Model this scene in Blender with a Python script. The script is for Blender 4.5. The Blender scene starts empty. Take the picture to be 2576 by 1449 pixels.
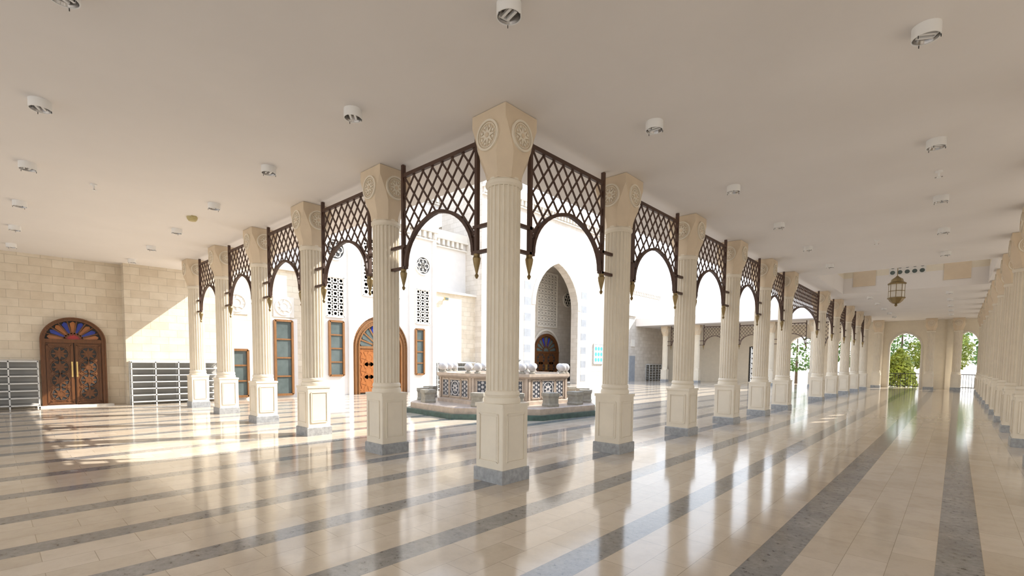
import bpy, bmesh, math, random
from mathutils import Vector, Matrix
random.seed(4)
H=4.78
# ------------------------------------------------------------------ materials
def newmat(name):
    m=bpy.data.materials.new(name); m.use_nodes=True
    nt=m.node_tree; b=nt.nodes["Principled BSDF"]
    return m,nt,b
def N(nt,t,**k):
    n=nt.nodes.new(t)
    for a,v in k.items(): setattr(n,a,v)
    return n
def pos(nt):
    g=N(nt,"ShaderNodeNewGeometry"); return g.outputs["Position"]
def noise(nt,vec,scale,detail=4,rough=.6):
    n=N(nt,"ShaderNodeTexNoise"); n.inputs["Scale"].default_value=scale
    n.inputs["Detail"].default_value=detail; n.inputs["Roughness"].default_value=rough
    nt.links.new(vec,n.inputs["Vector"]); return n.outputs["Fac"]
def ramp(nt,fac,stops):
    r=N(nt,"ShaderNodeValToRGB"); e=r.color_ramp.elements
    while len(e)<len(stops): e.new(.5)
    for i,(p,c) in enumerate(stops):
        e[i].position=p; e[i].color=(c[0],c[1],c[2],1)
    nt.links.new(fac,r.inputs[0]); return r.outputs[0]
def mixc(nt,f,a,b,mode='MIX'):
    m=N(nt,"ShaderNodeMix",data_type='RGBA',blend_type=mode)
    for s,v in ((0,f),(6,a),(7,b)):
        if hasattr(v,'links') or hasattr(v,'is_linked'): nt.links.new(v,m.inputs[s])
        elif s==0: m.inputs[0].default_value=v
        else: m.inputs[s].default_value=(v[0],v[1],v[2],1)
    return m.outputs[2]
def math_(nt,op,a,b=None):
    m=N(nt,"ShaderNodeMath",operation=op)
    for i,v in enumerate((a,b)):
        if v is None: continue
        if hasattr(v,'is_linked'): nt.links.new(v,m.inputs[i])
        else: m.inputs[i].default_value=v
    return m.outputs[0]
def bump(nt,b,h,s=.2,d=.01):
    n=N(nt,"ShaderNodeBump"); n.inputs["Strength"].default_value=s; n.inputs["Distance"].default_value=d
    nt.links.new(h,n.inputs["Height"]); nt.links.new(n.outputs[0],b.inputs["Normal"])
def simple(name,col,rough=.6,metal=0,var=.08,scale=3,bs=.05):
    m,nt,b=newmat(name)
    p=pos(nt); f=noise(nt,p,scale)
    c1=tuple(max(0,x*(1-var)) for x in col); c2=tuple(min(1,x*(1+var)) for x in col)
    nt.links.new(ramp(nt,f,[(.3,c1),(.7,c2)]),b.inputs["Base Color"])
    b.inputs["Roughness"].default_value=rough; b.inputs["Metallic"].default_value=metal
    if bs: bump(nt,b,noise(nt,p,scale*15),bs,.005)
    return m
M={}
M['cream']=simple("cream_precast_stone",(.79,.715,.585),.55,var=.04)
M['cap']=simple("capital_beige_stone",(.70,.575,.42),.6,var=.05)
M['grey']=simple("grey_plinth_marble",(.34,.35,.355),.35,var=.25,scale=14)
M['ceil']=simple("ceiling_plaster",(.80,.755,.715),.85,var=.025,scale=.6)
M['white']=simple("white_plaster",(.74,.71,.67),.8,var=.03)
M['whitestone']=simple("white_carved_stone",(.72,.675,.60),.7,var=.04)
M['lamp']=simple("lamp_white_metal",(.85,.84,.82),.35,var=.02,bs=0)
M['chrome']=simple("lamp_reflector",(.42,.40,.38),.25,metal=.9,var=.05,bs=0)
M['black']=simple("dark_void",(.03,.03,.03),.7,bs=0)
M['bronze']=simple("lattice_brown_paint",(.07,.033,.02),.5,var=.2,bs=0)
M['gold']=simple("aged_brass",(.25,.18,.08),.4,metal=.6,var=.15,bs=0)
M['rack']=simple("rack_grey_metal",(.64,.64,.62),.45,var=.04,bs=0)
M['rackback']=simple("rack_back_shade_metal",(.42,.41,.385),.6,var=.06,bs=0)
M['blue']=simple("blue_glass",(.02,.04,.30),.15,bs=0,var=.2)
M['orange']=simple("orange_glass",(.36,.13,.035),.15,bs=0,var=.2)
M['red']=simple("red_glass",(.35,.02,.02),.15,bs=0,var=.2)
M['glass']=simple("window_dark_glass",(.10,.125,.12),.12,bs=0,var=.15)
M['brass']=simple("door_brass",(.75,.55,.22),.3,metal=.9,bs=0)
M['darkstone']=simple("dark_inlay_stone",(.06,.07,.09),.35,var=.3,scale=9)
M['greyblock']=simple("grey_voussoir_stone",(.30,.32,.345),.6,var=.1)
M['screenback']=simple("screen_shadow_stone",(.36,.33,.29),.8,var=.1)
M['marble']=simple("fountain_marble",(.50,.41,.33),.35,var=.18,scale=6)
M['greenstep']=simple("green_wet_stone",(.05,.10,.085),.3,var=.35,scale=6)
M['stool']=simple("stool_stone",(.32,.30,.25),.6,var=.2,scale=9)
M['sphere']=simple("sphere_marble",(.56,.54,.53),.3,var=.1,scale=6)
M['teal']=simple("poster_teal",(.10,.50,.48),.4,bs=0,var=.1)
M['poster']=simple("poster_white",(.60,.68,.68),.4,bs=0,var=.02)
M['leaf']=simple("leaves",(.10,.19,.03),.6,var=.6,scale=2,bs=0)
M['leaf2']=simple("leaves_yellow",(.24,.28,.035),.6,var=.4,scale=2,bs=0)
M['bark']=simple("bark",(.12,.08,.05),.8,var=.3,scale=8)
M['sand']=simple("ground_paving",(.45,.40,.33),.9,var=.1,scale=.5)
M['speaker']=simple("siren_yellow",(.50,.42,.20),.5,bs=0)
M['iron']=simple("gate_iron",(.03,.03,.03),.5,bs=0)
def wood(name,a,b_,sc=6):
    m,nt,b=newmat(name)
    p=pos(nt); mp=N(nt,"ShaderNodeMapping"); mp.inputs["Scale"].default_value=(6,6,.7)
    nt.links.new(p,mp.inputs[0]); f=noise(nt,mp.outputs[0],sc,6,.65)
    nt.links.new(ramp(nt,f,[(.3,a),(.7,b_)]),b.inputs["Base Color"]); b.inputs["Roughness"].default_value=.38
    bump(nt,b,f,.15,.004); return m
M['wood']=wood("carved_dark_wood",(.085,.032,.010),(.17,.065,.02))
M['wood2']=wood("honey_wood",(.16,.07,.022),(.27,.125,.042))
M['orangewood']=wood("orange_door_wood",(.27,.085,.016),(.39,.135,.03))
def stonewall(name,c1,c2,mort,bw=.52,rh=.26):
    m,nt,b=newmat(name)
    p=pos(nt); s=N(nt,"ShaderNodeSeparateXYZ"); nt.links.new(p,s.inputs[0])
    u=math_(nt,'ADD',s.outputs[0],s.outputs[1]); c=N(nt,"ShaderNodeCombineXYZ")
    nt.links.new(math_(nt,'ADD',u,60.),c.inputs[0]); nt.links.new(s.outputs[2],c.inputs[1])
    t=N(nt,"ShaderNodeTexBrick"); nt.links.new(c.outputs[0],t.inputs["Vector"])
    t.inputs["Color1"].default_value=(*c1,1); t.inputs["Color2"].default_value=(*c2,1); t.inputs["Mortar"].default_value=(*mort,1)
    t.inputs["Scale"].default_value=1; t.inputs["Brick Width"].default_value=bw; t.inputs["Row Height"].default_value=rh
    t.inputs["Mortar Size"].default_value=.007; t.inputs["Mortar Smooth"].default_value=.3
    f=noise(nt,p,2.5); n2=ramp(nt,f,[(.3,(.88,.86,.83)),(.7,(1.,1.,1.))])
    nt.links.new(mixc(nt,1.,t.outputs[0],n2,'MULTIPLY'),b.inputs["Base Color"])
    b.inputs["Roughness"].default_value=.75
    h=math_(nt,'SUBTRACT',math_(nt,'MULTIPLY',noise(nt,p,25),.5),t.outputs["Fac"]); bump(nt,b,h,.5,.012)
    return m
M['brick']=stonewall("limestone_blocks",(.77,.69,.56),(.69,.60,.47),(.56,.49,.38))
M['brickw']=stonewall("pale_limestone_blocks",(.68,.63,.56),(.61,.555,.485),(.47,.42,.36),.6,.3)
def floormat():
    m,nt,b=newmat("polished_marble_floor_striped")
    p=pos(nt); s=N(nt,"ShaderNodeSeparateXYZ"); nt.links.new(p,s.inputs[0])
    v=math_(nt,'ADD',s.outputs[0],.375+1.14*40)
    u=math_(nt,'ADD',s.outputs[1],60.)
    c=N(nt,"ShaderNodeCombineXYZ"); nt.links.new(u,c.inputs[0]); nt.links.new(v,c.inputs[1])
    t=N(nt,"ShaderNodeTexBrick"); nt.links.new(c.outputs[0],t.inputs["Vector"])
    t.inputs["Color1"].default_value=(.67,.58,.465,1); t.inputs["Color2"].default_value=(.57,.48,.37,1); t.inputs["Mortar"].default_value=(.40,.335,.25,1)
    t.inputs["Scale"].default_value=1; t.inputs["Brick Width"].default_value=.62; t.inputs["Row Height"].default_value=.285
    t.inputs["Mortar Size"].default_value=.0025; t.inputs["Mortar Smooth"].default_value=.1; t.inputs["Bias"].default_value=-.2
    cl=ramp(nt,noise(nt,p,3.5,8,.7),[(.3,(.86,.84,.82)),(.55,(1,1,1)),(.75,(.95,.92,.88))])
    cream=mixc(nt,1.,t.outputs[0],cl,'MULTIPLY')
    sp=ramp(nt,noise(nt,p,16,6,.75),[(.38,(.045,.045,.045)),(.42,(.25,.245,.235)),(.6,(.31,.305,.295)),(.75,(.42,.41,.39))])
    big=ramp(nt,noise(nt,p,2.2,4,.6),[(.3,(.75,.75,.77)),(.7,(1.1,1.08,1.05))])
    grey=mixc(nt,1.,sp,big,'MULTIPLY')
    fr=math_(nt,'FRACT',math_(nt,'DIVIDE',v,1.14))
    st=math_(nt,'LESS_THAN',fr,.25)
    nt.links.new(mixc(nt,st,cream,grey),b.inputs["Base Color"])
    rr=N(nt,"ShaderNodeMapRange"); nt.links.new(noise(nt,p,5,5),rr.inputs[0]); rr.inputs[3].default_value=.05; rr.inputs[4].default_value=.16
    nt.links.new(rr.outputs[0],b.inputs["Roughness"]); b.inputs["IOR"].default_value=1.6
    mp=noise(nt,p,1.6,2); bump(nt,b,mp,.05,.01)
    return m
M['floor']=floormat()
MK=list(M.keys()); 
# ------------------------------------------------------------------ mesh builder
class MB:
    def __init__(s): s.v=[];s.f=[];s.m=[]
    def add(s,vs,fs,m):
        o=len(s.v); s.v+= [tuple(v) for v in vs]; s.f+=[tuple(i+o for i in f) for f in fs]; s.m+=[m]*len(fs)
    def box(s,a,b,m):
        x0,y0,z0=a;x1,y1,z1=b
        s.add([(x0,y0,z0),(x1,y0,z0),(x1,y1,z0),(x0,y1,z0),(x0,y0,z1),(x1,y0,z1),(x1,y1,z1),(x0,y1,z1)],
          [(0,3,2,1),(4,5,6,7),(0,1,5,4),(1,2,6,5),(2,3,7,6),(3,0,4,7)],m)
    def prism(s,T,pts,w0,w1,m,fan=False):
        n=len(pts); vs=[T(u,w0,z) for u,z in pts]+[T(u,w1,z) for u,z in pts]
        fs=[(i,(i+1)%n,n+(i+1)%n,n+i) for i in range(n)]
        if fan:
            cu=sum(p[0] for p in pts)/n; cz=sum(p[1] for p in pts)/n
            vs+=[T(cu,w0,cz),T(cu,w1,cz)]
            for i in range(n):
                j=(i+1)%n; fs+=[(j,i,2*n),(n+i,n+j,2*n+1)]
        else: fs+=[tuple(range(n))[::-1],tuple(range(n,2*n))]
        s.add(vs,fs,m)
    def tbox(s,T,u0,u1,w0,w1,z0,z1,m): s.prism(T,[(u0,z0),(u1,z0),(u1,z1),(u0,z1)],w0,w1,m)
    def strip(s,T,p,q,wd,w0,w1,m):
        d=Vector((q[0]-p[0],q[1]-p[1])); 
        if d.length<1e-6: return
        n=Vector((-d.y,d.x)).normalized()*wd/2
        s.prism(T,[(p[0]+n.x,p[1]+n.y),(p[0]-n.x,p[1]-n.y),(q[0]-n.x,q[1]-n.y),(q[0]+n.x,q[1]+n.y)],w0,w1,m)
    def poly(s,T,pl,wd,w0,w1,m,closed=False):
        L=len(pl)
        for i in range(L if closed else L-1): s.strip(T,pl[i],pl[(i+1)%L],wd,w0,w1,m)
    def ring(s,T,cu,cz,r,wd,w0,w1,m,n=16,a0=0,a1=None):
        full=a1 is None; a1=a0+2*math.pi if full else a1
        for i in range(n):
            a=a0+(a1-a0)*i/n; b=a0+(a1-a0)*(i+1)/n; ro=r+wd/2; ri=r-wd/2
            s.prism(T,[(cu+ri*math.cos(a),cz+ri*math.sin(a)),(cu+ro*math.cos(a),cz+ro*math.sin(a)),(cu+ro*math.cos(b),cz+ro*math.sin(b)),(cu+ri*math.cos(b),cz+ri*math.sin(b))],w0,w1,m)
    def disc(s,T,cu,cz,r,w0,w1,m,n=24):
        s.prism(T,[(cu+r*math.cos(2*math.pi*i/n),cz+r*math.sin(2*math.pi*i/n)) for i in range(n)],w0,w1,m)
    def star(s,T,cu,cz,ro,ri,n,w0,w1,m,a0=math.pi/2):
        pts=[]
        for i in range(2*n):
            r=ro if i%2==0 else ri; a=a0+math.pi*i/n; pts.append((cu+r*math.cos(a),cz+r*math.sin(a)))
        s.prism(T,pts,w0,w1,m,fan=True)
    def lathe(s,prof,n,m,c=(0,0,0),rot=0,caps=True):
        vs=[];k=len(prof)
        for r,z in prof:
            for i in range(n):
                a=2*math.pi*i/n+rot; vs.append((c[0]+r*math.cos(a),c[1]+r*math.sin(a),c[2]+z))
        fs=[(j*n+i,j*n+(i+1)%n,(j+1)*n+(i+1)%n,(j+1)*n+i) for j in range(k-1) for i in range(n)]
        if caps: fs+=[tuple(range(n))[::-1],tuple((k-1)*n+i for i in range(n))]
        s.add(vs,fs,m)
    def loft(s,rings,m,caps=True):
        n=len(rings[0]); vs=[v for r in rings for v in r]
        fs=[(j*n+i,j*n+(i+1)%n,(j+1)*n+(i+1)%n,(j+1)*n+i) for j in range(len(rings)-1) for i in range(n)]
        if caps: fs+=[tuple(range(n))[::-1],tuple((len(rings)-1)*n+i for i in range(n))]
        s.add(vs,fs,m)
    def sphere(s,c,r,m,nu=20,nv=12):
        s.lathe([(max(.001,r*math.sin(math.pi*j/nv)),-r*math.cos(math.pi*j/nv)) for j in range(nv+1)],nu,m,c)
    def mesh(s,name,smooth=True):
        me=bpy.data.meshes.new(name); me.from_pydata(s.v,[],s.f)
        used=sorted(set(s.m),key=MK.index); 
        for k in used: me.materials.append(M[k])
        ix={k:i for i,k in enumerate(used)}
        for p,k in zip(me.polygons,s.m): p.material_index=ix[k]
        bm=bmesh.new(); bm.from_mesh(me); bmesh.ops.recalc_face_normals(bm,faces=bm.faces[:]); bm.to_mesh(me); bm.free()
        if smooth:
            me.polygons.foreach_set("use_smooth",[True]*len(me.polygons))
            me.set_sharp_from_angle(angle=math.radians(25))
        me.update(); return me
def place(name,me,loc=(0,0,0),rz=0):
    o=bpy.data.objects.new(name,me); o.location=loc; o.rotation_euler=(0,0,rz)
    bpy.context.collection.objects.link(o); return o
def TX(X0): return lambda u,w,z:(X0+w,u,z)
def TYm(Y0): return lambda u,w,z:(u,Y0-w,z)
def arch(t,k=0.):
    t=min(1,abs(t)); return math.sqrt(max(0,1-((t+k)/(1+k))**2))/math.sqrt(1-(k/(1+k))**2)
def archpts_c(uc,hw,zs,rise,k=0.,n=20):
    return [(uc-hw*math.cos(math.pi*i/n), zs+rise*arch(math.cos(math.pi*i/n),k)) for i in range(n+1)]
def wallarch(mb,T,u0,u1,z0,z1,w0,w1,ops,m):
    ops=sorted(ops); cur=u0
    for uc,hw,zb,zs,ri,k in ops:
        mb.tbox(T,cur,uc-hw,w0,w1,z0,z1,m)
        if zb>z0: mb.tbox(T,uc-hw,uc+hw,w0,w1,z0,zb,m)
        if ri>0:
            P=archpts_c(uc,hw,zs,ri,k)
            for a,b in zip(P,P[1:]): mb.prism(T,[a,b,(b[0],z1),(a[0],z1)],w0,w1,m)
        else: mb.tbox(T,uc-hw,uc+hw,w0,w1,zs,z1,m)
        cur=uc+hw
    mb.tbox(T,cur,u1,w0,w1,z0,z1,m)
# ------------------------------------------------------------------ camera
cx,cy,f=1288,980,1211
def cv(x,y): return Vector((x-cx,-(y-cy),-f))
Yv=cv(2405,921).normalized(); L=cv(-30,896).normalized()
Xv=-(L-Yv*L.dot(Yv)).normalized(); Zv=Xv.cross(Yv)
R=Matrix((Xv,Yv,Zv))
cam=bpy.data.cameras.new("camera"); cam.sensor_width=36; cam.lens=f/2576*36; cam.shift_y=(cy-724.5)/2576; cam.clip_end=500
co=bpy.data.objects.new("camera",cam); bpy.context.collection.objects.link(co)
mw=R.to_4x4(); mw.translation=Vector((4.232,-4.428,1.6)); co.matrix_world=mw
bpy.context.scene.camera=co
# ------------------------------------------------------------------ column
def sq(a,c,z):
    return [(a-c,-a,z),(a,-a+c,z),(a,a-c,z),(a-c,a,z),(-a+c,a,z),(-a,a-c,z),(-a,-a+c,z),(-a+c,-a,z)]
def column_mesh():
    mb=MB()
    mb.loft([sq(.27,.004,0),sq(.27,.004,.165),sq(.262,.004,.18)],'grey')
    mb.loft([sq(.25,.012,.18),sq(.25,.012,1.0)],'cream')
    mb.loft([sq(.262,.006,1.0),sq(.262,.006,1.045)],'cream')
    for k in range(4):
        a=k*math.pi/2
        def T(u,w,z,a=a): x,y=u,-(.25+w); return (x*math.cos(a)-y*math.sin(a),x*math.sin(a)+y*math.cos(a),z)
        mb.poly(T,[(-.17,.28),(.17,.28),(.17,.91),(-.17,.91)],.02,0,.016,'cream',True)
        mb.tbox(T,-.145,.145,0,.006,.31,.88,'cream')
    mb.lathe([(.245,1.04),(.25,1.08),(.24,1.12),(.225,1.13),(.24,1.16),(.232,1.2),(.218,1.215)],40,'cream')
    n=22; pts=[]
    for i in range(n):
        for t,r in ((0,.222),(.18,.222),(.3,.205),(.5,.199),(.7,.199),(.88,.205)):
            a=2*math.pi*(i+t)/n; pts.append((r*math.cos(a),r*math.sin(a)))
    mb.loft([[(x,y,z) for x,y in pts] for z in (1.2,3.88)],'cream')
    mb.lathe([(.222,3.86),(.245,3.89),(.245,3.93),(.226,3.945),(.226,3.97)],40,'cream')
    mb.loft([sq(.222,.125,3.95),sq(.228,.125,4.02),sq(.25,.14,4.10),sq(.30,.155,4.24),sq(.30,.12,4.35),sq(.30,.04,4.54),sq(.30,.003,4.62),sq(.30,.003,4.775)],'cap')
    for k in range(8):
        a=k*math.pi/4+math.pi/8
        mb.lathe([(.001,0),(.016,.02),(.016,.1),(.001,.16)],6,'cap',(.232*math.cos(a),.232*math.sin(a),3.96))
    for k in range(4):
        a=k*math.pi/2
        def T(u,w,z,a=a): x,y=u,-(.30+w); return (x*math.cos(a)-y*math.sin(a),x*math.sin(a)+y*math.cos(a),z)
        zc=4.46
        mb.disc(T,0,zc,.175,-.03,.008,'cap',32)
        mb.ring(T,0,zc,.178,.026,-.03,.026,'cream',32)
        mb.ring(T,0,zc,.145,.01,0,.018,'cream',28)
        mb.star(T,0,zc,.13,.05,8,0,.022,'cream')
        mb.disc(T,0,zc,.03,0,.032,'cap',10)
        for q in range(8):
            b=q*math.pi/4+math.pi/8; mb.star(T,.105*math.cos(b),zc+.105*math.sin(b),.028,.012,4,0,.02,'cream',b)
    return mb.mesh("column")
CM=column_mesh()
RY=[0,2.93,5.86,8.77,11.65,14.35,20.2,23.6,27.1,30.6,34.1]
LX=[-2.8,-5.6,-8.4,-11.22,-14.0]
cols=[(-.27,.27+y) for y in RY]+[(-.27+x,.27) for x in LX]
cols+=[(5.37,.27+y) for y in (-2.5,.5,3.45,6.4,9.3,12.2,15.1,18,20.9,23.8,26.7,29.6,32.5,35.4)]
PX=[-3.3,-6.1,-8.9,-11.7,-14.5]
cols+=[(x,35.6) for x in PX]+[(.05,38.6),(2.9,38.6),(4.25,39.1)]
for c in cols: place("column",CM,(c[0],c[1],0))
# ------------------------------------------------------------------ lattice panels
def lattice(name,W,gl,gr):
    mb=MB(); T=lambda u,w,z:(u,w,z)
    h=W/2; zt=4.6; zb=3.12; m='bronze'
    hw=h-.07; zs=zb+.02; rise=.72
    def inside(u,z):
        if abs(u)>h or z<zb or z>zt: return False
        if abs(u)<hw and z<zs+rise*arch(u/hw,.12): return False
        return True
    mb.tbox(T,-h-.025,-h+.025,-.03,.03,3.08,4.775,m); mb.tbox(T,h-.025,h+.025,-.03,.03,3.08,4.775,m)
    mb.tbox(T,-h,h,-.025,.025,zt-.03,zt+.03,m)
    P=archpts_c(0,hw,zs,rise,.12,22); mb.poly(T,P,.05,-.03,.03,m)
    mb.tbox(T,-h,-hw+.03,-.02,.02,zb-.02,zb+.03,m); mb.tbox(T,hw-.03,h,-.02,.02,zb-.02,zb+.03,m)
    px=.235; s=1.22; st=.02
    for sg in (1,-1):
        u0=-h-3
        while u0<h+3:
            run=None; z=zb; prev=None
            while z<=zt+1e-6:
                u=u0+sg*(z-zb)/s
                ok=inside(u,z)
                if ok and run is None: run=(u,z)
                if not ok and run is not None:
                    mb.strip(T,run,prev,.024,-.008 if sg>0 else -.012,.012 if sg>0 else .008,m); run=None
                prev=(u,z); z+=st
            if run is not None: mb.strip(T,run,prev,.024,-.008 if sg>0 else -.012,.012 if sg>0 else .008,m)
            u0+=px
    for sg,g in ((-1,gl),(1,gr)):
        e=g-.19
        for z in (3.12,3.47):
            a,b=sg*(h-.06),sg*(h+e); mb.tbox(T,min(a,b),max(a,b),-.03,.03,z-.022,z+.022,m)
        mb.lathe([(.012,-.34),(.03,-.3),(.014,-.27),(.05,-.12),(.058,-.06),(.045,-.03),(.045,0)],12,'gold',(sg*h,0,3.1))
    return mb.mesh(name,False)
gapR=2.93
mR=lattice("lattice_arch_panel_r",1.88,(gapR-1.88)/2,(gapR-1.88)/2)
mL=lattice("lattice_arch_panel_l",1.76,.52,.52)
mF=lattice("lattice_arch_panel_f",2.35,.54,.54)
mBig=lattice("lattice_arch_panel_big",4.8,.52,.52)
for a,b in zip(RY[:5],RY[1:6]): place("lattice_arch_panel",mR,(-.27,.27+(a+b)/2,0),math.pi/2)
place("lattice_arch_panel",mBig,(-.27,.27+(RY[5]+RY[6])/2,0),math.pi/2)
for a,b in zip(RY[6:],RY[7:]): place("lattice_arch_panel",mF,(-.27,.27+(a+b)/2,0),math.pi/2)
xs=[0]+LX
for a,b in zip(xs,xs[1:]): place("lattice_arch_panel",mL,(-.27+(a+b)/2,.27,0))
for a,b in zip([-.27]+PX,PX): place("lattice_arch_panel",mL,((a+b)/2,35.6,0))
# ------------------------------------------------------------------ floor, ground, ceiling
mb=MB(); mb.box((-17.2,-11,-.3),(9,41.5,0),'floor'); place("floor",mb.mesh("floor",False))
mb=MB(); mb.box((-150,-150,-.6),(150,200,-.32),'sand'); place("ground",mb.mesh("ground",False))
mb=MB()
rx0,rx1,ry0,ry1=.35,5.0,15.8,21.7
mb.box((-17.2,-11,H),(9,1.62,5.45),'ceil')
mb.box((-1.62,1.62,H),(9,ry0,5.45),'ceil')
mb.box((-1.62,ry0,H),(rx0,ry1,5.45),'ceil'); mb.box((rx1,ry0,H),(9,ry1,5.45),'ceil')
mb.box((-1.62,ry1,H),(9,41.5,5.45),'ceil')
mb.box((-17.2,34.0,H),(-1.62,41.5,5.45),'ceil')
place("ceiling",mb.mesh("ceiling",False))
# raised clerestory over crossing bay
mb=MB(); zt=7.0
mb.box((rx0-.2,ry1,5.45),(rx1+.2,ry1+.2,zt),'cream'); mb.box((rx0-.2,ry0-.2,5.45),(rx1+.2,ry0,zt),'cream')
for xx in (rx0-.2,rx1):
    wallarch(mb,TX(xx),ry0,ry1,5.45,zt,0,.2,[(ry0+1.1+1.25*i,.4,5.75,6.6,0,0) for i in range(4)],'cream')  # side openings added to let daylight into the raised bay
mb.box((rx0-.2,ry0-.2,zt),(rx1+.2,ry1+.2,zt+.2),'ceil')
T=TYm(ry1)
for xc in (1.1,4.1): mb.tbox(T,xc-.4,xc+.4,0,.03,5.05,5.95,'cap')
mb.tbox(T,1.95,3.15,0,.02,5.4,6.3,'white')
for i in range(5):
    for j in range(4): mb.disc(T,2.07+i*.24,5.52+j*.24,.085,.02,.025,'glass',12)
place("wall_clerestory",mb.mesh("clerestory",False))
# ------------------------------------------------------------------ ceiling lamps
mb=MB()
n=28
mb.lathe([(.112,0),(.112,-.11),(.104,-.11),(.1,-.03)],n,'lamp',caps=False); mb.lathe([(.1,-.035),(.001,-.03)],n,'chrome',caps=False)
mb.lathe([(.101,-.105),(.083,-.05),(.07,-.035)],n,'chrome',caps=False)
for dx in (-.03,.03): mb.box((dx-.012,-.07,-.092),(dx+.012,.07,-.067),'lamp')
mb.box((-.06,-.083,-.088),(.06,-.07,-.05),'lamp')
for a in (0,2.1,4.2):
    mb.lathe([(.004,-.135),(.004,-.105)],6,'black',(.107*math.cos(a),.107*math.sin(a),0))
LM=mb.mesh("ceiling_lamp")
gx=[-1.57,-4.3,-7.15,-10.05,-12.8,-15.55]
gy=[-3.88,-1.17]
pts=[(x,y) for x in gx for y in gy]+[(x,y) for x in (1.15,3.88) for y in (-3.88,-1.17,1.65,4.73,7.78,10.65,13.7,23.3,26.3,29.3,32.3,35.3)]
for x in (-4.5,-8,-12): pts.append((x,37.5))
for i,(x,y) in enumerate(pts): place("ceiling_lamp",LM,(x,y,H),.6+i*.3)
mb=MB(); mb.lathe([(.05,0),(.05,-.02),(.015,-.03),(.012,-.09),(.03,-.1),(.03,-.11)],14,'lamp'); mb.box((-.05,-.008,-.105),(.05,.008,-.095),'chrome')
SM=mb.mesh("sprinkler")
for x,y in ((-7.6,-3.0),(3.88,6.2),(-.9,1.2),(2.6,11)): place("ceiling_sprinkler",SM,(x,y,H))
mb=MB(); mb.lathe([(.11,0),(.1,-.05),(.07,-.09),(.001,-.1)],16,'speaker',(0,0,0)); mb.box((-.16,-.05,-.04),(.16,.05,0),'speaker')
place("ceiling_siren",mb.mesh("siren"),(-8.6,-1.2,H))
# lantern
mb=MB()
mb.lathe([(.012,.9),(.012,3.04)],8,'gold')
mb.lathe([(.02,-.12),(.05,-.08),(.03,-.03),(.12,.0),(.2,.08),(.26,.18)],8,'gold')
mb.lathe([(.24,.18),(.24,.72)],8,'whitestone')
for k in range(8):
    a=k*math.pi/4; mb.lathe([(.011,.16),(.011,.74)],6,'gold',(.24*math.cos(a),.24*math.sin(a),0))
mb.lathe([(.275,.17),(.275,.21)],8,'gold'); mb.lathe([(.252,.44),(.252,.46)],8,'gold')
mb.lathe([(.28,.7),(.28,.75),(.2,.8),(.17,.9),(.06,.98),(.03,1.02)],8,'gold')
place("hanging_lantern",mb.mesh("lantern"),(2.45,18.9,3.95))
# ------------------------------------------------------------------ walls
mb=MB()
mb.box((-17.6,-11,0),(-17,-1.25,H),'brick')
place("wall_left",mb.mesh("wl",False))
mb=MB()
mb.box((-17.6,-1.25,0),(-16.55,14.9,5.3),'brick')
mb.box((-17.7,1.7,5.3),(-16.42,14.9,5.42),'whitestone')
T=TX(-16.54)
mb.tbox(T,1.6,2.75,-.02,.04,0,3.0,'white'); mb.tbox(T,3.35,4.55,-.02,.03,0,3.3,'white')
place("wall_mosque",mb.mesh("wm",False))
def cornice(mb,T,u0,u1,z,m='whitestone'):
    mb.tbox(T,u0,u1,0,.25,z,z+.12,m); mb.tbox(T,u0,u1,0,.12,z-.42,z-.34,m)
    u=u0+.1
    while u<u1-.2:
        mb.tbox(T,u,u+.16,0,.2,z-.3,z,m); u+=.34
    mb.tbox(T,u0,u1,-.02,.18,z+.12,z+.5,m)
mb=MB()
mb.box((-18.5,1.7,5.42),(-17.4,14.9,8.9),'white'); cornice(mb,TX(-17.4),1.7,14.9,8.4)
mb.box((-24,-4,5.42),(-21,36,12.6),'white'); cornice(mb,TX(-21),-4,36,12.1)
for y in range(0,36,3):
    T=TX(-21); mb.poly(T,archpts_c(y+1,.7,9.6,.8,.3),.1,0,.1,'whitestone'); mb.tbox(T,y+.3,y+1.7,0,.02,8,9.6,'greyblock')
place("wall_upper_mosque",mb.mesh("wu",False))
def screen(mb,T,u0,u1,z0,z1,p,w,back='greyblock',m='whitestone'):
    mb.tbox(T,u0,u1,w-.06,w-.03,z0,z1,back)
    mb.poly(T,[(u0,z0),(u1,z0),(u1,z1),(u0,z1)],.08,w-.06,w+.03,m,True)
    nu=max(1,round((u1-u0)/p)); nz=max(1,round((z1-z0)/p)); pu=(u1-u0)/nu; pz=(z1-z0)/nz
    for i in range(nu):
        for j in range(nz):
            c=(u0+(i+.5)*pu,z0+(j+.5)*pz)
            mb.ring(T,c[0],c[1],pu*.36,pu*.2,w-.05,w,m,8)
            for a in range(4):
                b=a*math.pi/2+math.pi/4
                mb.strip(T,(c[0]+pu*.42*math.cos(b),c[1]+pz*.42*math.sin(b)),(c[0]+pu*.72*math.cos(b),c[1]+pz*.72*math.sin(b)),pu*.16,w-.05,w,m)
def rose(mb,T,u,z,r,w):
    mb.disc(T,u,z,r,w-.03,w+.005,'black',28); mb.ring(T,u,z,r,r*.16,w-.03,w+.05,'whitestone',28)
    for k in range(6):
        a=k*math.pi/3; mb.ring(T,u+r*.5*math.cos(a),z+r*.5*math.sin(a),r*.3,r*.1,w,w+.03,'whitestone',12)
    mb.ring(T,u,z,r*.2,r*.1,w,w+.03,'whitestone',12)
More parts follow.
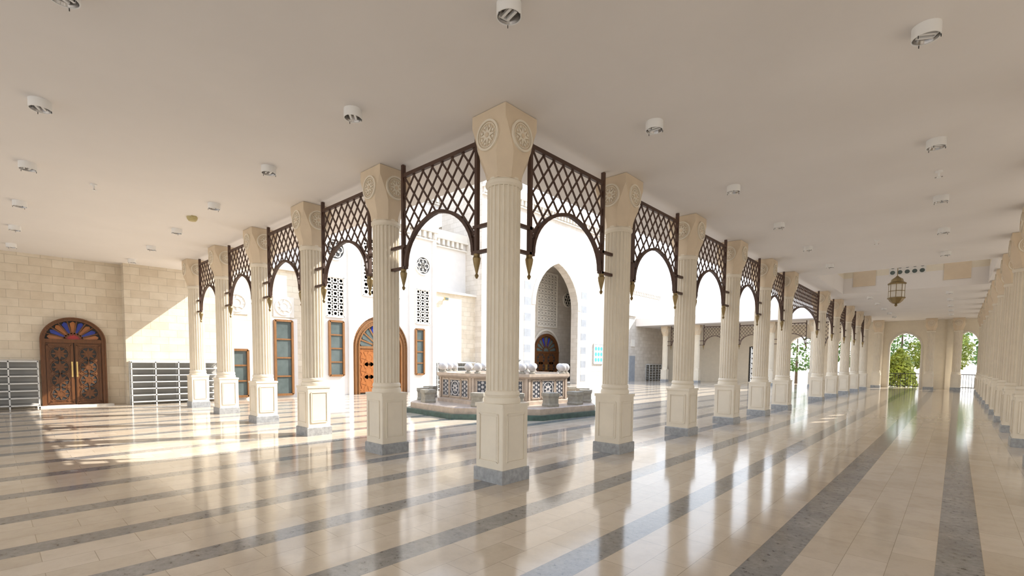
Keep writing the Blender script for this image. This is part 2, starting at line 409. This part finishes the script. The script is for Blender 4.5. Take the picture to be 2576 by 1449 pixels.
def wdoor(mb,T,uc,hw,zs,rise,style):
    fr='wood2' if style==1 else 'wood'; leaf='orangewood' if style==1 else 'wood'
    fw=.1*hw/.77
    if style==1: fw=.34
    mb.tbox(T,uc-hw,uc+hw,0,.03,0.04,zs,'black')
    A=archpts_c(uc,hw-fw,zs,rise-fw,0,24)
    mb.prism(T,A,0,.03,'black',True)
    rO=(hw-fw)*.93; ro=(rise-fw)*.93
    for i in range(9):
        a0=math.pi*(i/9+.012); a1=math.pi*((i+1)/9-.012); pl=[]
        if style==0: c='blue' if i%2 else 'orange'
        else: c='blue' if i in(3,5) else 'glass'
        for t in range(5):
            a=a0+(a1-a0)*t/4; b=1.-.05*abs(t-2)
            pl.append((uc+rO*b*math.cos(a),zs+.03+ro*b*math.sin(a)))
        q=.38
        pl+=[(uc+rO*q*math.cos(a1),zs+.03+ro*q*math.sin(a1)),(uc+rO*q*math.cos(a0),zs+.03+ro*q*math.sin(a0))]
        mb.prism(T,pl,.03,.045,c,True)
        mb.strip(T,(uc+rO*.25*math.cos(a0),zs+.03+ro*.25*math.sin(a0)),(uc+rO*1.05*math.cos(a0),zs+.03+ro*1.05*math.sin(a0)),.035*hw/.77,.03,.07,fr)
    mb.prism(T,archpts_c(uc,rO*.33,zs+.03,ro*.33,0,12),.03,.05,'red' if style==0 else 'glass',True)
    mb.poly(T,archpts_c(uc,rO*.36,zs+.03,ro*.36,0,12),.035,.03,.07,fr)
    P=archpts_c(uc,hw-fw/2,zs,rise-fw/2,0,28); P=[(uc-hw+fw/2,0)]+P+[(uc+hw-fw/2,0)]
    mb.poly(T,P,fw,0,.14,fr)
    P=archpts_c(uc,hw-.01,zs,rise-.01,0,28); mb.poly(T,[(uc-hw+.01,0)]+P+[(uc+hw-.01,0)],.035,0,.18,fr)
    if style==1:
        P=archpts_c(uc,hw-fw*.5,zs,rise-fw*.5,0,28); mb.poly(T,[(uc-hw+fw*.5,0)]+P+[(uc+hw-fw*.5,0)],.06,.1,.18,fr)
        P=archpts_c(uc,hw-fw,zs,rise-fw,0,28); mb.poly(T,[(uc-hw+fw,0)]+P+[(uc+hw-fw,0)],.06,.1,.19,fr)
    mb.tbox(T,uc-hw,uc+hw,0,.12,zs-.06,zs+.05,fr)
    for sg in (-1,1):
        a,b=(uc+sg*.012,uc+sg*(hw-fw)); u0,u1=min(a,b),max(a,b)
        mb.tbox(T,u0,u1,.02,.06,.05,zs-.06,leaf)
        mb.poly(T,[(u0+.05,.12),(u1-.05,.12),(u1-.05,zs-.13),(u0+.05,zs-.13)],.05,.06,.085,leaf,True)
        um=(u0+u1)/2; ww=(u1-u0)/2-.09
        n=max(3,int((zs-.4)/(ww*1.7)))
        for j in range(n):
            zc=.2+(zs-.4)*(j+.5)/n; 
            mb.disc(T,um,zc,ww*.95,.06,.064,'black' if style!=1 else leaf,16)
            mb.ring(T,um,zc,ww*.9,.02,.06,.08,leaf,12); mb.star(T,um,zc,ww*.85,ww*.4,8,.064,.078,leaf); mb.ring(T,um,zc,ww*.35,.018,.078,.086,leaf,10)
        for j in range(n+1):
            zc=.2+(zs-.4)*j/n
            for s2 in (-1,1): mb.star(T,um+s2*ww*.75,zc,ww*.3,ww*.14,4,.06,.078,leaf)
        hx=uc+sg*.06
        mb.tbox(T,hx-.02,hx+.02,.085,.095,.95,1.45,'brass')
        mb.lathe([(.011,0),(.014,.05),(.009,.17),(.014,.3),(.011,.36)],8,'brass',T(hx,.14,1.02))
        for z in (1.05,1.35): mb.tbox(T,hx-.01,hx+.01,.09,.15,z-.01,z+.01,'brass')
def door_obj(name,X,uc,hw,zs,rise,style):
    mb=MB(); wdoor(mb,TX(X),uc,hw,zs,rise,style); place(name,mb.mesh(name,False))
door_obj("door_1",-17,-2.53,.79,2.12,.75,0)
mb=MB(); mb.box((-17,-3.45,0),(-16.6,-1.6,.05),'whitestone'); place("trim_1",mb.mesh("doorstep",False))
# plaster portal mass
PXf=-16.1
mb=MB(); T=TX(PXf)
wallarch(mb,TX(-16.55),5.2,11.7,0,8.6,0,.45,[(8.4,1.5,0,2.2,1.5,0.)],'white')
cornice(mb,T,5.2,11.7,8.2)
for y in (5.3,6.75,10.05,11.5): mb.tbox(T,y-.1,y+.1,0,.1,0,8.1,'white')
for u in (6.05,10.8):
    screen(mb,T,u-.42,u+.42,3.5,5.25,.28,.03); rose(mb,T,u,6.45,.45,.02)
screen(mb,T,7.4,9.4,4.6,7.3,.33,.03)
place("wall_portal",mb.mesh("wp",False))
door_obj("door_2",-16.35,8.4,1.5,2.2,1.48,1)
def window_obj(name,X,u0,u1,z0,z1,rows):
    mb=MB(); T=TX(X); mb.tbox(T,u0,u1,0,.03,z0,z1,'glass')
    mb.poly(T,[(u0,z0),(u1,z0),(u1,z1),(u0,z1)],.09,0,.1,'wood2',True)
    for j in range(1,rows): z=z0+(z1-z0)*j/rows; mb.tbox(T,u0,u1,0,.07,z-.03,z+.03,'wood2')
    place(name,mb.mesh(name,False))
window_obj("window_1",-16.49,1.85,2.55,.12,1.95,3)
window_obj("window_2",-16.5,3.6,4.3,.12,3.2,4)
window_obj("window_3",-16.1,5.75,6.4,.9,3.3,4)
window_obj("window_4",-16.1,10.35,10.85,.9,3.2,4)
T=TX(-16.54)
for u in (2.2,4.0):
    mb=MB()
    mb.tbox(T,u-.42,u+.42,0,.03,3.35,4.2,'whitestone'); mb.ring(T,u,3.78,.34,.05,.03,.06,'whitestone',20)
    mb.star(T,u,3.78,.3,.14,8,.03,.055,'whitestone'); mb.ring(T,u,3.78,.16,.03,.05,.075,'whitestone',16)
    place("carved_rosette_panel",mb.mesh("ros",False))
# iwan block
IX=-16.0
mb=MB()
wallarch(mb,TX(IX-.6),14.9,29.2,0,12,0,.6,[(22.1,2.4,0,5.3,3.0,.45)],'brickw')
mb.box((-19.6,14.9,0),(-19.1,29.2,12),'brickw'); mb.box((-19.1,14.9,0),(IX-.6,15.4,12),'brickw'); mb.box((-19.1,28.7,0),(IX-.6,29.2,12),'brickw')
mb.box((-19.1,15.4,8.9),(IX-.6,28.7,12),'white')
T=TX(IX); cornice(mb,T,14.9,29.2,11.5)
z=.2; i=0
while z<7.0:
    for s_ in (-1,1): mb.tbox(T,22.1+s_*3.15-.32,22.1+s_*3.15+.32,-.02,.012,z,z+.5,'greyblock' if i%2==0 else 'whitestone')
    z+=.5; i+=1
A=archpts_c(22.1,2.4,5.3,3.0,.45,16); B=archpts_c(22.1,2.75,5.3,3.45,.45,16)
for i in range(16):
    mb.prism(T,[A[i],A[i+1],B[i+1],B[i]],-.02,.03,'whitestone')
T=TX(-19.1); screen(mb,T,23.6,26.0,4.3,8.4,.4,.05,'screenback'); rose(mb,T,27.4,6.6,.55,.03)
mb.poly(T,archpts_c(24.7,1.6,2.4,1.65,0,24),.14,0,.12,'whitestone')
place("wall_iwan",mb.mesh("iwan",False))
door_obj("door_3",-19.1,24.7,1.45,2.35,1.4,2)
mb=MB(); T=TX(IX)
mb.tbox(T,26.6,27.9,.02,.07,1.5,3.0,'poster'); mb.poly(T,[(26.6,1.5),(27.9,1.5),(27.9,3.0),(26.6,3.0)],.06,.02,.09,'rack',True)
for j in range(3):
    for i in range(3): mb.disc(T,26.85+i*.38,1.8+j*.42,.15,.07,.075,'teal',12)
place("info_poster",mb.mesh("poster",False))
mb=MB(); T=TX(-16.5)
mb.box((-17.5,29.2,0),(-16.5,41.5,5.6),'brickw'); mb.box((-17.6,29.2,5.6),(-16.35,34.0,5.75),'whitestone')
mb.box((-19.5,29.2,5.6),(-18,41.5,8.6),'white'); cornice(mb,TX(-18),29.2,41.5,8.2)
screen(mb,T,29.8,31.0,3.6,5.4,.35,.03); rose(mb,TX(-18),31.5,7.2,.5,.02); rose(mb,TX(-18),35,7.2,.5,.02)
mb.tbox(T,33,33.9,0,.05,0,2.2,'greyblock'); mb.tbox(T,33.2,33.8,0,.06,3,3.6,'whitestone')
place("wall_mosque_far",mb.mesh("wmf",False))
# end wall
mb=MB(); T=TYm(40.0)
ops=[(1.5,.85,0,2.9,1.0,.15),(4.75,.55,0,2.9,1.0,.15),(-1.7,.9,0,2.9,1.0,.15),(-5.0,.9,0,2.9,.95,.15),(-8.0,.95,0,3.1,0,0)]
wallarch(mb,T,-17.2,9,0,H,-.4,0,ops,'cream')
for o in ops[:4]: mb.poly(T,[(o[0]-o[1]-.06,0)]+archpts_c(o[0],o[1]+.06,o[3],o[4]+.06,.15)+[(o[0]+o[1]+.06,0)],.1,0,.05,'whitestone')
mb.tbox(T,-.05,.25,0,.3,0,H,'cream'); mb.tbox(T,3.7,4.0,0,.1,0,H,'cream')
place("wall_end",mb.mesh("we",False))
mb=MB(); 
mb.poly(T,[(-8.89,.05),(-7.11,.05),(-7.11,3.05),(-8.89,3.05)],.1,-.2,-.1,'iron',True)
for i in range(4):
    for j in range(7):
        c=(-8.72+i*.48,.35+j*.43); mb.ring(T,c[0],c[1],.17,.05,-.18,-.12,'iron',8); mb.star(T,c[0],c[1],.15,.05,4,-.18,-.12,'iron')
mb.tbox(T,-8.03,-7.97,-.2,-.1,.05,3.05,'iron')
place("gate_iron_lattice",mb.mesh("gate",False))
mb=MB()
for u0,u1 in ((.6,2.4),(4.2,5.3),(-2.6,-.8)):
    mb.tbox(T,u0,u1,-.35,-.3,1.0,1.05,'iron'); mb.tbox(T,u0,u1,-.35,-.3,.12,.16,'iron')
    u=u0
    while u<u1: mb.tbox(T,u,u+.02,-.34,-.31,.0,1.05,'iron'); u+=.14
place("fence_railing",mb.mesh("rail",False))
mb=MB(); TR=lambda u,w,z:(8.6+w,u,z)
wallarch(mb,TR,-11,41.5,0,H,0,.4,[(-6+3.6*i,1.15,0,2.7,1.2,.2) for i in range(13)],'cream')
place("wall_right",mb.mesh("wr",False))
# ------------------------------------------------------------------ shoe racks
def rack(name,X,u0,u1,n=6,h=1.45):
    mb=MB(); T=TX(X+.02); D=.38
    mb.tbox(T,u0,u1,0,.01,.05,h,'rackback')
    nb=max(1,round((u1-u0)/.62)); 
    for i in range(nb+1):
        u=u0+(u1-u0)*i/nb
        mb.tbox(T,u-.017,u+.017,D-.035,D,0,h+.03,'rack'); mb.tbox(T,u-.017,u+.017,0,.03,0,h+.03,'rack')
        mb.tbox(T,u-.008,u+.008,.0,D,h-.02,h+.01,'rack')
    for j in range(n+1):
        z=.1+(h-.1)*j/n
        mb.tbox(T,u0,u1,D-.03,D,z-.018,z+.018,'rack')
        mb.prism(lambda u,w,z:(X+.02+u,w,z),[(.01,z+.05),(D-.02,z-.01),(D-.02,z+.0),(.01,z+.06)],u0,u1,'rack' if j==n else 'rackback')  # shade between shelves is put into the lower shelves' darker colour
    place(name,mb.mesh(name,False))
rack("shoe_rack",-17,-6.6,-3.4); rack("shoe_rack",-16.55,-1.18,1.5)
rack("shoe_rack",-16.55,11.85,14.6,6,1.5); rack("shoe_rack",-16.5,36,39.6)
rack("shoe_rack",-19.1,26.3,28.4)
# ------------------------------------------------------------------ fountain
FC=(-6.8,7.2)
mb=MB(); o8=math.pi/8-.1
def oct_(r0,r1,z0,z1,m): mb.lathe([(r0,z0),(r1,z1)],8,m,rot=o8)
oct_(3.25,3.25,0,.14,'greenstep'); mb.lathe([(3.1,.14),(3.1,.30),(3.06,.33)],8,'marble',rot=o8)
R1=2.15
mb.lathe([(R1+.1,.33),(R1+.1,.43),(R1,.46),(R1,1.08),(R1+.08,1.12),(R1+.12,1.16),(R1+.12,1.24),(R1-.25,1.24),(R1-.28,1.05)],8,'marble',rot=o8,caps=False)
mb.lathe([(R1-.28,1.06),(.001,1.07)],8,'glass',rot=o8,caps=False)
ap=R1*math.cos(math.pi/8); side=2*R1*math.sin(math.pi/8)
for k in range(8):
    a=o8+math.pi/8+k*math.pi/4
    def T(u,w,z,a=a):
        r=ap+w; return (r*math.cos(a)-u*math.sin(a),r*math.sin(a)+u*math.cos(a),z)
    hs=side/2
    for s_ in (-1,1):
        mb.tbox(T,s_*hs-.07 if s_>0 else -hs,hs if s_>0 else -hs+.07,0,.04,.46,1.1,'marble')
    for c,wd in ((-.5,.17),(0,.27),(.5,.17)):
        mb.tbox(T,c-wd,c+wd,0,.012,.52,1.04,'darkstone')
        mb.poly(T,[(c-wd,.52),(c+wd,.52),(c+wd,1.04),(c-wd,1.04)],.035,0,.03,'marble',True)
        if wd>.2:
            mb.ring(T,c,.78,.21,.03,.012,.024,'sphere',16); mb.star(T,c,.78,.18,.08,8,.012,.022,'sphere'); mb.disc(T,c,.78,.04,.02,.03,'darkstone',8)
            for sx in (-1,1):
                for sz in (-1,1): mb.star(T,c+sx*.2,.78+sz*.2,.06,.025,4,.012,.022,'sphere')
        else:
            for j in range(4): mb.star(T,c,.59+j*.127,.06,.03,6,.012,.022,'sphere'); 
            for j in range(5):
                for sx in (-1,1): mb.star(T,c+sx*.1,.53+j*.127,.05,.022,4,.012,.022,'sphere')
    ac=o8+k*math.pi/4
    for d in (-.075,.075):
        p=((R1-.07)*math.cos(ac+d),(R1-.07)*math.sin(ac+d))
        mb.lathe([(.1,1.24),(.1,1.28),(.06,1.30),(.06,1.32)],12,'stool',(p[0],p[1],0)); mb.sphere((p[0],p[1],1.43),.125,'sphere')
mb.lathe([(.3,1.05),(.25,1.2),(.12,1.3),(.1,1.4),(.16,1.45),(.42,1.55),(.55,1.66),(.56,1.71),(.52,1.71),(.38,1.62),(.001,1.58)],28,'sphere')
place("fountain",mb.mesh("fountain"),(FC[0],FC[1],0))
mb=MB()
def sqr(a,z): return sq(a,.02,z)
mb.loft([sqr(.18,0),sqr(.185,.05),sqr(.17,.1),sqr(.17,.25),sqr(.195,.31),sqr(.195,.39)],'stool')
SMh=mb.mesh("stool",False)
for k in range(8):
    for d in (-.2,.2):
        if k%3==2 and d>0: continue
        a=o8+math.pi/8+k*math.pi/4+d
        place("stone_stool",SMh,(FC[0]+2.68*math.cos(a),FC[1]+2.68*math.sin(a),.331),a)
# ------------------------------------------------------------------ wall mounted flood lights
mb=MB(); mb.box((0,-.12,0),(.12,.12,.16),'speaker'); mb.box((.12,-.1,.02),(.14,.1,.14),'glass'); mb.box((-.1,-.02,.05),(0,.02,.1),'iron')
FM=mb.mesh("flood",False)
for p in ((-16.44,4.9,4.5),(-16.44,12.6,4.9)): place("flood_light",FM,p)
# ------------------------------------------------------------------ trees outside
def tree(name,x,y,h,r,kind,mat,nl=1600):
    mb=MB(); mb.lathe([(.14,0),(.1,h*.4),(.04,h*.8)],8,'bark')
    rnd=random.Random(int(x*10+y))
    for i in range(nl):
        t=rnd.random(); a=rnd.random()*6.283
        if kind=='cone': z=.3+(h-.3)*t; rr=r*(1-t)**.6*(.55+.45*rnd.random())
        else:
            v=rnd.random()*2-1; z=h*.62+v*h*.38; rr=r*math.sqrt(max(0,1-v*v))*(.5+.5*rnd.random())
        c=Vector((rr*math.cos(a),rr*math.sin(a),z)); s=.1+.14*rnd.random()
        n1=Vector((rnd.uniform(-1,1),rnd.uniform(-1,1),rnd.uniform(-1,1))).normalized(); n2=n1.orthogonal().normalized()
        mb.add([c-n1*s,c+n2*s*.5,c+n1*s,c-n2*s*.5],[(0,1,2,3)],mat)
    place(name,mb.mesh(name,False),(x,y,-.32))
tree("bushy_tree",.9,45,3.2,1.3,'cone','leaf2',2200); tree("leafy_tree",3.2,50,5.0,2.2,'round','leaf2',2200); tree("leafy_tree",-2.2,50,6.5,2.8,'round','leaf',1800)
tree("leafy_tree",-7,48,5.5,2.6,'round','leaf',900); tree("leafy_tree",.2,57,8.5,3.8,'round','leaf',2600)
tree("leafy_tree",7.5,47,5.5,2.4,'round','leaf'); tree("leafy_tree",6.5,58,8,3.5,'round','leaf',1200)
# ------------------------------------------------------------------ light
sd=Vector((-.42,-.8,-.72))
s=bpy.data.lights.new("sun","SUN"); s.energy=7.5; s.angle=.009; s.color=(1,.94,.86)
so=bpy.data.objects.new("sun",s); bpy.context.collection.objects.link(so); so.rotation_euler=sd.to_track_quat('-Z','Y').to_euler(); so.location=(20,20,20)
w=bpy.data.worlds.new("sky"); bpy.context.scene.world=w; w.use_nodes=True; nt=w.node_tree
bg=nt.nodes["Background"]; tc=N(nt,"ShaderNodeTexCoord"); sp=N(nt,"ShaderNodeSeparateXYZ"); nt.links.new(tc.outputs["Generated"],sp.inputs[0])
c=ramp(nt,sp.outputs[2],[(0,(1,.97,.94)),(.25,(.86,.92,1.)),(1,(.48,.63,.93))]); nt.links.new(c,bg.inputs[0]); bg.inputs[1].default_value=1.95
vs=bpy.context.scene.view_settings
vs.view_transform='Standard'; vs.look='None'; vs.exposure=.34
